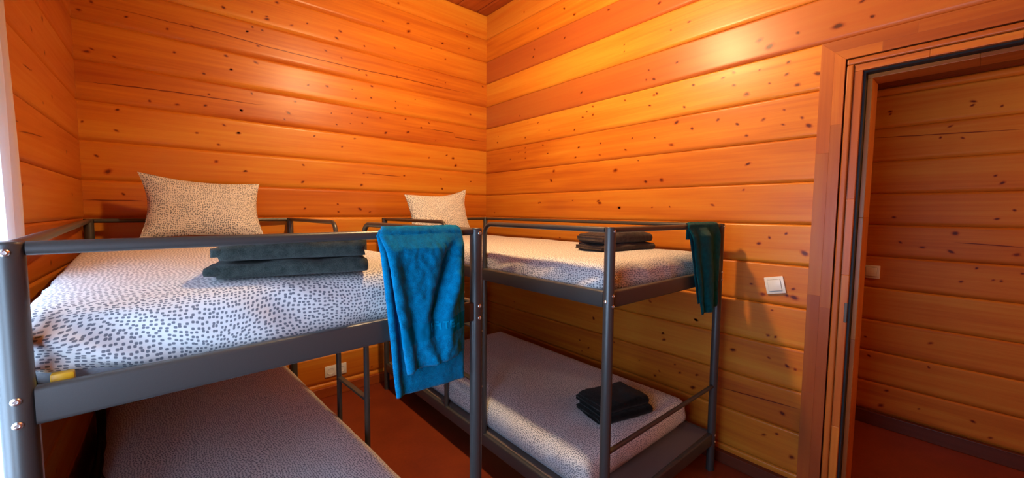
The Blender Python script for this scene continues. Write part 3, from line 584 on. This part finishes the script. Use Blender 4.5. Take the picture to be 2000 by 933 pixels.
# ------------------------------------------------------------------ pillows
def pillow(loc, rz, tilt, roll, w, h, th, label, seed, corner=(0, 0, 0, 0)):
    mb = MB(); N = 46
    def pt(u, v, s_):
        a, b = 2 * u - 1, 2 * v - 1
        # concave edges, pointed corners
        x = a * w / 2 * (1 - 0.085 * (1 - b * b)); z = b * h / 2 * (1 - (0.11 if b > 0 else -0.01) * (1 - a * a))
        g = (max(0, 1 - abs(a) ** 2.6) * max(0, 1 - abs(b) ** 2.6)) ** 0.55
        y = s_ * th / 2 * g * (1 + 0.12 * nz3(a * 2, b * 2, seed))
        y += 0.006 * nz3(a * 5 + s_, b * 5, seed) * g + 0.010 * nz3(a * 1.5, b * 1.5, seed + 3)
        # creases fanning from the corners
        for (ca, cb) in ((-1, 1), (1, 1), (-1, -1), (1, -1)):
            dx, dz = (a - ca), (b - cb); rr = math.hypot(dx, dz)
            if rr < 0.75: y -= s_ * 0.007 * math.sin(9 * math.atan2(dz, dx) + seed) * (1 - rr / 0.75) * min(1, rr * 5)
        k = 0 if a < 0 and b > 0 else 1 if a > 0 and b > 0 else 2 if a < 0 else 3
        wgt = (abs(a) * abs(b)) ** 2.0
        x += (1 if a > 0 else -1) * corner[k] * wgt * 0.6; z += (1 if b > 0 else -1) * corner[k] * wgt
        return (x, y, z + h / 2)
    mb.grid(lambda u, v: pt(u, v, -1), N, N, 0, lambda u, v: (u * w + seed, v * h)); mb.grid(lambda u, v: pt(1 - u, v, 1), N, N, 0, lambda u, v: (-u * w + seed, v * h + 2))
    o = mb.build('pillow', M_SHEET, merge=0.0006, angle=None)
    o.matrix_world = Matrix.Translation(loc) @ Matrix.Rotation(rz, 4, 'Z') @ Matrix.Rotation(tilt, 4, 'X') @ Matrix.Rotation(roll, 4, 'Y')
    return tag(o, label, 'pillow', 'pillows standing at the heads of the upper bunks')
pillow((-2.105, -0.285, 1.212), TH1, -0.30, 0.03, 0.525, 0.315, 0.14, 'grey dotted pillow propped upright on the left bunk, wide with a pointed left corner', 1.0, (0.022, 0.0, 0.02, 0.01))
pillow((-0.685, -0.38, 1.178), 0.0, -0.30, -0.03, 0.52, 0.315, 0.13, 'grey dotted pillow propped upright on the right bunk near the room corner', 4.0, (0.0, 0.045, 0.0, 0.03))

# ------------------------------------------------------------------ folded towels
def folded_towel(loc, rz, wx, dy, t_, levels, mat, label, group, seed, bulge=0.0, slip=0.012, twist=0.0):
    """nested C folds (fold towards -y) extruded along x; ends show the layers"""
    mb = MB(); H = 2 * levels * t_; NX = 44
    for lv in range(levels):
        ro = H / 2 - lv * t_; ri = ro - t_; yf = lv * t_ * 0.35
        path = []
        nb = 14
        for k in range(nb + 1): path.append((dy - (dy - ro - yf) * k / nb, -1, None))
        outer = [(dy - (dy - ro - yf) * k / nb, H / 2 - ro) for k in range(nb + 1)]
        outer += [(ro + yf - ro * math.sin(PI * k / 10), H / 2 - ro * math.cos(PI * k / 10)) for k in range(1, 10)]
        outer += [(ro + yf + (dy - ro - yf) * k / nb, H / 2 + ro) for k in range(nb + 1)]
        inner = [(dy - (dy - ro - yf) * k / nb, H / 2 - ri) for k in range(nb + 1)]
        inner += [(ro + yf - ri * math.sin(PI * k / 10), H / 2 - ri * math.cos(PI * k / 10)) for k in range(1, 10)]
        inner += [(ro + yf + (dy - ro - yf) * k / nb, H / 2 + ri) for k in range(nb + 1)]
        sec = outer + inner[::-1]; m = len(sec); e0 = -slip * lv; e1 = -slip * 0.4 * lv
        base = len(mb.v)
        for i in range(NX + 1):
            u = i / NX; sx = 1.0
            rnd_e = min(1.0, min(u, 1 - u) * NX / 3.0)
            for k, (y, z) in enumerate(sec):
                on_out = k < len(outer)
                x = e0 + (wx + e1 - e0) * u
                top = max(0.0, (z - H / 2) / (H / 2))
                dz = top * (bulge * math.sin(PI * min(1, u * 1.02)) * (0.4 + 0.6 * math.sin(PI * min(1.0, y / dy)) ** 0.5) + 0.009 * nz3(x * 7, y * 7, seed) + 0.005 * nz3(x * 17, y * 12, seed + 5))
                fy = (0.009 * nz3(x * 6, z * 14, seed + 2) + 0.010 * (1 - rnd_e) ** 2) * max(0, 1 - y / (dy * .5))
                q = 0.0018 * nz3(x * 60, y * 60, z * 60 + seed)
                x += 0.008 * nz3(y * 9, z * 30, seed + lv) + (0.003 if on_out else 0) * (1 if u > .5 else -1)
                mb.v.append((x, y + fy + twist * u, H / 2 + (z - H / 2) * (1.0 if z < H / 2 else 1 - 0.22 * (1 - rnd_e) ** 2) + dz + (q if z > 0.002 else 0)))
        for i in range(NX):
            for k in range(m):
                k2 = (k + 1) % m; mb.face([base + i * m + k, base + (i + 1) * m + k, base + (i + 1) * m + k2, base + i * m + k2])
        no = len(outer)
        for i, fl in ((0, False), (NX, True)):
            for k in range(no - 1):
                f = [base + i * m + k, base + i * m + k + 1, base + i * m + (m - 2 - k), base + i * m + (m - 1 - k)]
                mb.face(f[::-1] if fl else f)
    o = mb.build('folded_towel', mat, angle=70); o.location = loc; o.rotation_euler = (0, 0, rz)
    return tag(o, label, 'towel', group)
ZM = 1.192
folded_towel((-2.174, -1.942, ZM + 0.002), TH1 - 0.27, 0.315, 0.22, 0.0092, 2, M_TGREY, 'charcoal green bath towel, lower of the two folded on the left upper bunk', 'charcoal towels folded on the left upper bunk', 1.0, 0.0, 0.02)
folded_towel((-2.166, -1.936, ZM + 0.042), TH1 - 0.27, 0.305, 0.22, 0.0098, 2, M_TGREY, 'charcoal green bath towel, rumpled upper one of the two on the left upper bunk', 'charcoal towels folded on the left upper bunk', 6.0, 0.010, 0.018)
ZM2 = 1.160
folded_towel((-0.705, -1.895, ZM2 + 0.003), -0.12, 0.37, 0.19, 0.0085, 2, M_TBROWN, 'dark brown towel, lower of the two folded on the right upper bunk', 'brown towels folded on the right upper bunk', 2.0, 0.0, 0.02)
folded_towel((-0.690, -1.890, ZM2 + 0.042), -0.10, 0.35, 0.19, 0.010, 2, M_TBROWN, 'dark brown towel, humped upper one of the two on the right upper bunk', 'brown towels folded on the right upper bunk', 8.0, 0.030, 0.018)
ZM3 = 0.360
folded_towel((-0.765, -1.955, ZM3 + 0.003), -0.25, 0.30, 0.20, 0.0095, 2, M_TBLACK, 'black towel, lower of the two folded on the right lower bunk', 'black towels folded on the right lower bunk', 3.0, 0.0, 0.02)
folded_towel((-0.755, -1.945, ZM3 + 0.045), -0.22, 0.285, 0.20, 0.0095, 2, M_TBLACK, 'black towel, upper of the two folded on the right lower bunk', 'black towels folded on the right lower bunk', 4.0, 0.006, 0.016)

# ------------------------------------------------------------------ towels hung over the end rails
def sheet_solid(mb, fn, nu, nv, th, mi=0):
    """closed thin sheet: fn(u,v) -> (point, normal)"""
    n0 = len(mb.v)
    for s_ in (0, 1):
        for j in range(nv + 1):
            for i in range(nu + 1):
                p, nn = fn(i / nu, j / nv)
                eu = min(i, nu - i, j, nv - j); t_ = th * (0.15 if eu == 0 else 0.7 if eu == 1 else 1.0)
                mb.v.append(tuple(p + nn * (t_ * (0.5 if s_ == 0 else -0.5))))
    W = nu + 1; M = W * (nv + 1); I = lambda s_, i, j: n0 + s_ * M + j * W + i
    for j in range(nv):
        for i in range(nu):
            mb.face([I(0, i, j), I(0, i, j + 1), I(0, i + 1, j + 1), I(0, i + 1, j)][::-1], None, mi(i / nu, j / nv) if callable(mi) else mi)
            mb.face([I(1, i, j), I(1, i, j + 1), I(1, i + 1, j + 1), I(1, i + 1, j)], None, mi(i / nu, j / nv) if callable(mi) else mi)
    for j in range(nv):
        mb.face([I(0, 0, j), I(0, 0, j + 1), I(1, 0, j + 1), I(1, 0, j)]); mb.face([I(0, nu, j + 1), I(0, nu, j), I(1, nu, j), I(1, nu, j + 1)])
    for i in range(nu):
        mb.face([I(0, i, nv), I(0, i + 1, nv), I(1, i + 1, nv), I(1, i, nv)]); mb.face([I(0, i + 1, 0), I(0, i, 0), I(1, i, 0), I(1, i + 1, 0)])
def bump1(x, c, w): return math.exp(-((x - c) / w) ** 2)
def lerp(a, b, t_): return a + (b - a) * t_
RZ = 1.288
# --- bright blue towel, local frame = bunk 1 (x across, y depth)
def hang_fn(x_tl, x_tr, x_bl, x_br, z_bl, z_br, y_off, back_len, fold, r_over, bsh=0.03):
    """v 0..1 from the bottom of the front, over the rail, to the bottom of the back"""
    def pos(u, v):
        zf = lerp(z_bl, z_br, u); Lf = RZ - zf; arc_l = PI * r_over; tot = Lf + arc_l + back_len; s_ = v * tot
        if s_ <= Lf:
            k = s_ / Lf   # 0 bottom .. 1 rail
            x = lerp(lerp(x_bl, x_br, u), lerp(x_tl, x_tr, u), k); z = lerp(zf, RZ, k)
            y = -(r_over + (y_off + fold(u, 1 - k)) * min(1, (1 - k) * 9))
            return Vector((x, y, z))
        s_ -= Lf
        uu = 0.5 + (u - 0.5) * (1 - 0.16 * min(1.0, s_ / arc_l)) + bsh * min(1.0, s_ / arc_l); x = lerp(x_tl, x_tr, uu)
        if s_ <= arc_l:
            a = s_ / r_over; return Vector((x, -r_over * math.cos(a), RZ + r_over * math.sin(a) + 0.0015 * nz3(x * 30, 0, 3)))
        s_ -= arc_l
        return Vector((x, r_over, RZ - s_))
    def fn(u, v):
        e = 1e-3; p = pos(u, v); du = pos(min(1, u + e), v) - pos(max(0, u - e), v); dv = pos(u, min(1, v + e)) - pos(u, max(0, v - e))
        n = du.cross(dv); n = n.normalized() if n.length > 1e-12 else Vector((0, -1, 0))
        return p + n * (0.0012 * nz3(p.x * 90, p.z * 90, 2.2)), n
    return fn
def fold_a(u, d_):
    # d_: 0 at the rail, 1 at the bottom
    f = 0.010 * bump1(u, 0.05 + 0.02 * d_, 0.08)                       # raised left edge
    f -= 0.009 * bump1(u, 0.17 + 0.04 * d_, 0.08) * min(1, d_ * 2)       # valley beside it
    f += 0.016 * bump1(u, 0.50 - 0.05 * d_, 0.16) * (0.3 + d_ * 0.7)
    c = 0.90 - 0.42 * min(1, d_ / 0.62)                                # diagonal valley
    f -= 0.030 * bump1(u, c, 0.085) * (1 - 0.85 * max(0, (d_ - 0.6) / 0.4)) * min(1, d_ * 6)
    f += 0.026 * bump1(u, c + 0.20, 0.10) * min(1, d_ * 4) * (1 - 0.5 * d_)
    f += 0.007 * bump1(u, 0.97, 0.05)
    f += 0.006 * nz3(u * 5, d_ * 6, 1.7) + 0.003 * nz3(u * 14, d_ * 15, 4.0)
    f += 0.004 * math.sin(u * 34) * max(0, d_ - 0.85) * 5
    f = f + 0.024 + 0.012 * d_
    w = max(0.0, min(1.0, (u - 0.80) / 0.20)); w = w * w * (3 - 2 * w)
    return lerp(f, 0.012 + 0.010 * d_, w)
def fold_b(u, d_):
    return 0.010 + 0.012 * d_ + 0.005 * nz3(u * 4, d_ * 5, 9.7) + 0.010 * bump1(u, 0.04, 0.05) - 0.004 * bump1(u, 0.12, 0.05)
tw = tag(empty('bath_towel', tuple(b1(0.72, 0, 0.86)), TH1), 'bright blue terry towel hung over the near end rail of the left bunk', 'towel')
def to_local(mb, ox, oz):
    mb.v = [(p[0] - ox, p[1], p[2] - oz) for p in mb.v]; return mb
mb = MB()
def band(u, v): return 1 if 0.145 < v < 0.235 else 0
sheet_solid(mb, hang_fn(0.594, 0.856, 0.648, 0.848, 0.920, 0.938, 0.0, 0.09, fold_a, 0.0185), 84, 130, 0.0075, band)
to_local(mb, 0.72, 0.86).build('front_layer', [M_TBLUE, M_TBLUE_BAND], tw, angle=None)
mb = MB(); sheet_solid(mb, hang_fn(0.589, 0.850, 0.624, 0.852, 0.859, 0.846, 0.0, 0.07, fold_b, 0.0135), 60, 100, 0.0060)
to_local(mb, 0.72, 0.86).build('back_layer', M_TBLUE, tw, angle=None)
# raised tone on tone lettering woven in the band
fA = hang_fn(0.594, 0.856, 0.648, 0.848, 0.920, 0.938, 0.0, 0.09, fold_a, 0.0185)
GL = {'L': ['1000', '1000', '1000', '1000', '1111'], 'A': ['0110', '1001', '1111', '1001', '1001'], 'T': ['111', '010', '010', '010', '010'],
      'E': ['1111', '1000', '1110', '1000', '1111']}
mb = MB(); u = 0.41
for ch in 'EATEL':
    g = GL[ch]; pw = 0.0185; ph = 0.0092
    for r_, row in enumerate(g):
        for c_, bit in enumerate(row):
            if bit == '1':
                ua, va = u + c_ * pw, 0.226 - r_ * ph
                q = [(ua, va), (ua + pw * 1.02, va), (ua + pw * 1.02, va - ph * 1.02), (ua, va - ph * 1.02)]
                top = []; bot = []
                for (a, b) in q:
                    p, n = fA(a, b); top.append(p + n * 0.0052); bot.append(p + n * 0.0030)
                k = mb.add(top + bot); mb.face([k + 3, k + 2, k + 1, k])
                mb.face([k, k + 1, k + 2, k + 3])if False else None
                for j in range(4): mb.face([k + j, k + (j + 1) % 4, k + 4 + (j + 1) % 4, k + 4 + j])
    u += pw * (len(g[0]) + 0.9)
lt = to_local(mb, 0.72, 0.86).build('woven_lettering', M_TBLUE_TEXT, tw, smooth=False); lt['label'] = 'raised tone on tone lettering'

# --- dark teal towel on bunk 2 (local frame of bunk 2)
def fold_t(u, d_):
    f = 0.006 * bump1(u, 0.08, 0.10) + 0.012 * bump1(u, 0.42 + 0.08 * d_, 0.20) - 0.010 * bump1(u, 0.22, 0.07) * d_ - 0.012 * bump1(u, 0.80, 0.12) - 0.008 * bump1(u, 0.62 + 0.1 * d_, 0.05)
    f += 0.005 * nz3(u * 5, d_ * 6, 5.5) + 0.012 * d_ * bump1(u, 0.35, 0.15)
    return f + 0.014 + 0.015 * d_
tt = tag(empty('bath_towel', (-0.70 + 0.0, -2.165, 0.9), 0.0), 'dark teal terry towel hung over the end rail of the right bunk beside the wall', 'towel')
mb = MB(); sheet_solid(mb, hang_fn(0.545, 0.860, 0.640, 0.815, 0.885, 0.900, 0.0, 0.06, fold_t, 0.0175, 0.10), 64, 100, 0.0075)
to_local(mb, 0.355, 0.9).build('front_layer', M_TTEAL, tt, angle=None)
mb = MB(); sheet_solid(mb, hang_fn(0.552, 0.866, 0.670, 0.868, 0.925, 0.950, 0.0, 0.06, lambda u, d_: 0.004 + 0.004 * nz3(u * 4, d_ * 5, 3.3), 0.0130, 0.10), 50, 80, 0.006)
to_local(mb, 0.355, 0.9).build('back_layer', M_TTEAL, tt, angle=None)

# ------------------------------------------------------------------ wall fittings
def switch(loc, rz, roll, label):
    root = tag(empty('light_switch', loc), label, 'light switch')
    root.matrix_world = Matrix.Translation(loc) @ Matrix.Rotation(rz, 4, 'Z') @ Matrix.Rotation(roll, 4, 'Y')
    mb = MB(); mb.rbox(-0.0415, 0.0415, -0.010, 0.0, -0.0415, 0.0415, 0.003, 2); mb.build('cover_frame', M_CREAM, root)
    mb = MB(); mb.rbox(-0.0285, 0.0285, -0.0118, -0.008, -0.0285, 0.0285, 0.0006, 1); mb.build('gap', M_STEEL, root)['label'] = 'dark gap around the rocker'
    mb = MB(); mb.rbox(-0.0275, 0.0275, -0.0145, -0.009, -0.0275, 0.0275, 0.0015, 2); o = mb.build('rocker', M_CREAM, root)
    return root
# faces -x : rotate the plate (which faces -y) by -90 deg
switch((0.0, -2.383, 1.001), -PI / 2, -0.225, 'white square light switch mounted slightly askew beside the door frame')
switch((XC, -2.583, 0.985), -PI / 2, 0.0, 'cream square light switch on the corridor wall seen through the doorway')
sk = tag(empty('wall_socket', (-1.376, 0, 0.178)), 'cream double wall socket low on the back wall behind the ladder', 'wall socket')
mb = MB(); mb.rbox(-0.076, 0.076, -0.010, 0.0, -0.040, 0.040, 0.003, 2); mb.build('cover_frame', M_CREAM, sk)
for sx in (-0.0355, 0.0355):
    mb = MB(); rings = []
    for (r, y) in ((0.0265, -0.011), (0.0265, -0.0125), (0.0205, -0.0125), (0.0195, -0.0035), (0.0, -0.0035)):
        rings.append(mb.add([(sx + r * math.cos(2 * PI * k / 28), y, r * math.sin(2 * PI * k / 28)) for k in range(28)]))
    for r0, r1 in zip(rings[:-1], rings[1:]):
        for k in range(28): mb.face([r0 + k, r1 + k, r1 + (k + 1) % 28, r0 + (k + 1) % 28][::-1])
    so = mb.build('outlet', M_CREAM, sk, angle=30)
    for hx in (-0.0095, 0.0095):
        mb = MB(); mb.tube([(sx + hx, -0.0030, 0), (sx + hx, -0.0042, 0)], 0.0028, 12); mb.build('pin_hole', M_DARK, so)

# ------------------------------------------------------------------ curtain and lamp
t = NT('white_voile'); tl = t.n('ShaderNodeBsdfTranslucent', None, Color=(0.95, 0.97, 1.0, 1)); df = t.n('ShaderNodeBsdfDiffuse', None, Color=(0.8, 0.83, 0.86, 1)); mx = t.n('ShaderNodeMixShader', None, i0=0.55)
t.l(df.outputs[0], mx.inputs[1]); t.l(tl.outputs[0], mx.inputs[2]); t.l(mx.outputs[0], t.out.inputs[0]); M_VOILE = t.m
cur = tag(empty('curtain', (XL + 0.06, -1.62, 2.25)), 'white curtain hanging bunched at the left edge of the photo beside the bunk', 'curtain')
def cfn(y0, y1, ph):
    def f(u, v):
        z = lerp(2.23, 0.06, v); w = lerp(1.0, 1.08, v); y = (y0 + y1) / 2 + (u - 0.5) * (y1 - y0) * w
        return (XL + 0.055 + 0.018 * math.sin(u * 60 + ph + 0.5 * v) * (0.6 + 0.5 * v) + 0.006 * nz3(u * 6, v * 4, ph), y, z)
    return f
mb = MB(); mb.grid(cfn(-1.475, -2.05, 0.3), 130, 60)
mb.v = [(p[0] - XL - 0.06, p[1] + 1.62, p[2] - 2.25) for p in mb.v]; mb.build('curtain_fabric', M_VOILE, cur, angle=None)
mb = MB(); mb.tube([(0, 0.19, 0), (0, -1.62, 0)], 0.009, 12); mb.build('curtain_rod', M_METAL, cur)
for yy in (0.10, -1.5):
    mb = MB(); mb.tube([(-0.06, yy, 0), (0, yy, 0)], 0.006, 10); mb.build('rod_bracket', M_METAL, cur)

lamp = tag(empty('ceiling_lamp', (-1.25, -1.65, ZC)), 'round bulb with an added opal shade tilted to dim the left wall, hanging from the wooden ceiling', 'ceiling lamp')
t = NT('lit_bulb'); em = t.n('ShaderNodeEmission', None, Color=(1.0, 0.64, 0.30, 1), Strength=W_LAMP); t.l(em.outputs[0], t.out.inputs[0]); M_BULB = t.m
mb = MB(); mb.tube([(0, 0, 0), (0, 0, -0.36)], 0.003, 8); mb.build('cord', M_METAL, lamp)
mb = MB(); mb.tube([(0, 0, 0.0), (0, 0, -0.02), (0, 0, -0.026)], [0.05, 0.045, 0.02], 24); mb.build('ceiling_rose', M_CREAM, lamp)
mb = MB(); mb.tube([(0, 0, -0.355), (0, 0, -0.36), (0, 0, -0.415)], [0.010, 0.018, 0.018], 20); mb.build('lamp_holder', M_CREAM, lamp)
mb = MB(); R_ = 0.062; mb.tube([(0, 0, -0.475 + R_ * math.cos(PI * k / 16) * 1.0) for k in range(1, 16)], [R_ * math.sin(PI * k / 16) for k in range(1, 16)], 28); mb.build('bulb', M_BULB, lamp)['label'] = 'glowing round bulb'

t = NT('added_opal_shade'); tl = t.n('ShaderNodeBsdfTranslucent', None, Color=(0.30, 0.25, 0.2, 1)); df = t.n('ShaderNodeBsdfDiffuse', None, Color=(0.8, 0.76, 0.7, 1)); mx = t.n('ShaderNodeMixShader', None, i0=0.35)  # added unseen shade, tilted to hold lamp light off the left wall
t.l(df.outputs[0], mx.inputs[1]); t.l(tl.outputs[0], mx.inputs[2]); t.l(mx.outputs[0], t.out.inputs[0]); M_OPAL = t.m
ax = Vector((0.74, 0.26, -0.62)).normalized(); bx = ax.cross(Vector((0, 1, 0))).normalized(); by = ax.cross(bx)
mb = MB(); rs = []
for rr in (0.118, 0.115):
    for k in range(13):
        th = PI / 2 * (1 + k / 12.6); rs.append(mb.add([Vector((0, 0, -0.475)) + ax * (rr * math.cos(th)) + (bx * math.cos(2 * PI * j / 36) + by * math.sin(2 * PI * j / 36)) * (rr * math.sin(th)) for j in range(36)]))
for a, b in zip(rs[:-1], rs[1:]):
    if a == rs[12]: continue
    for j in range(36): mb.face([a + j, a + (j + 1) % 36, b + (j + 1) % 36, b + j])
mb.build('added_lamp_shade', M_OPAL, lamp)
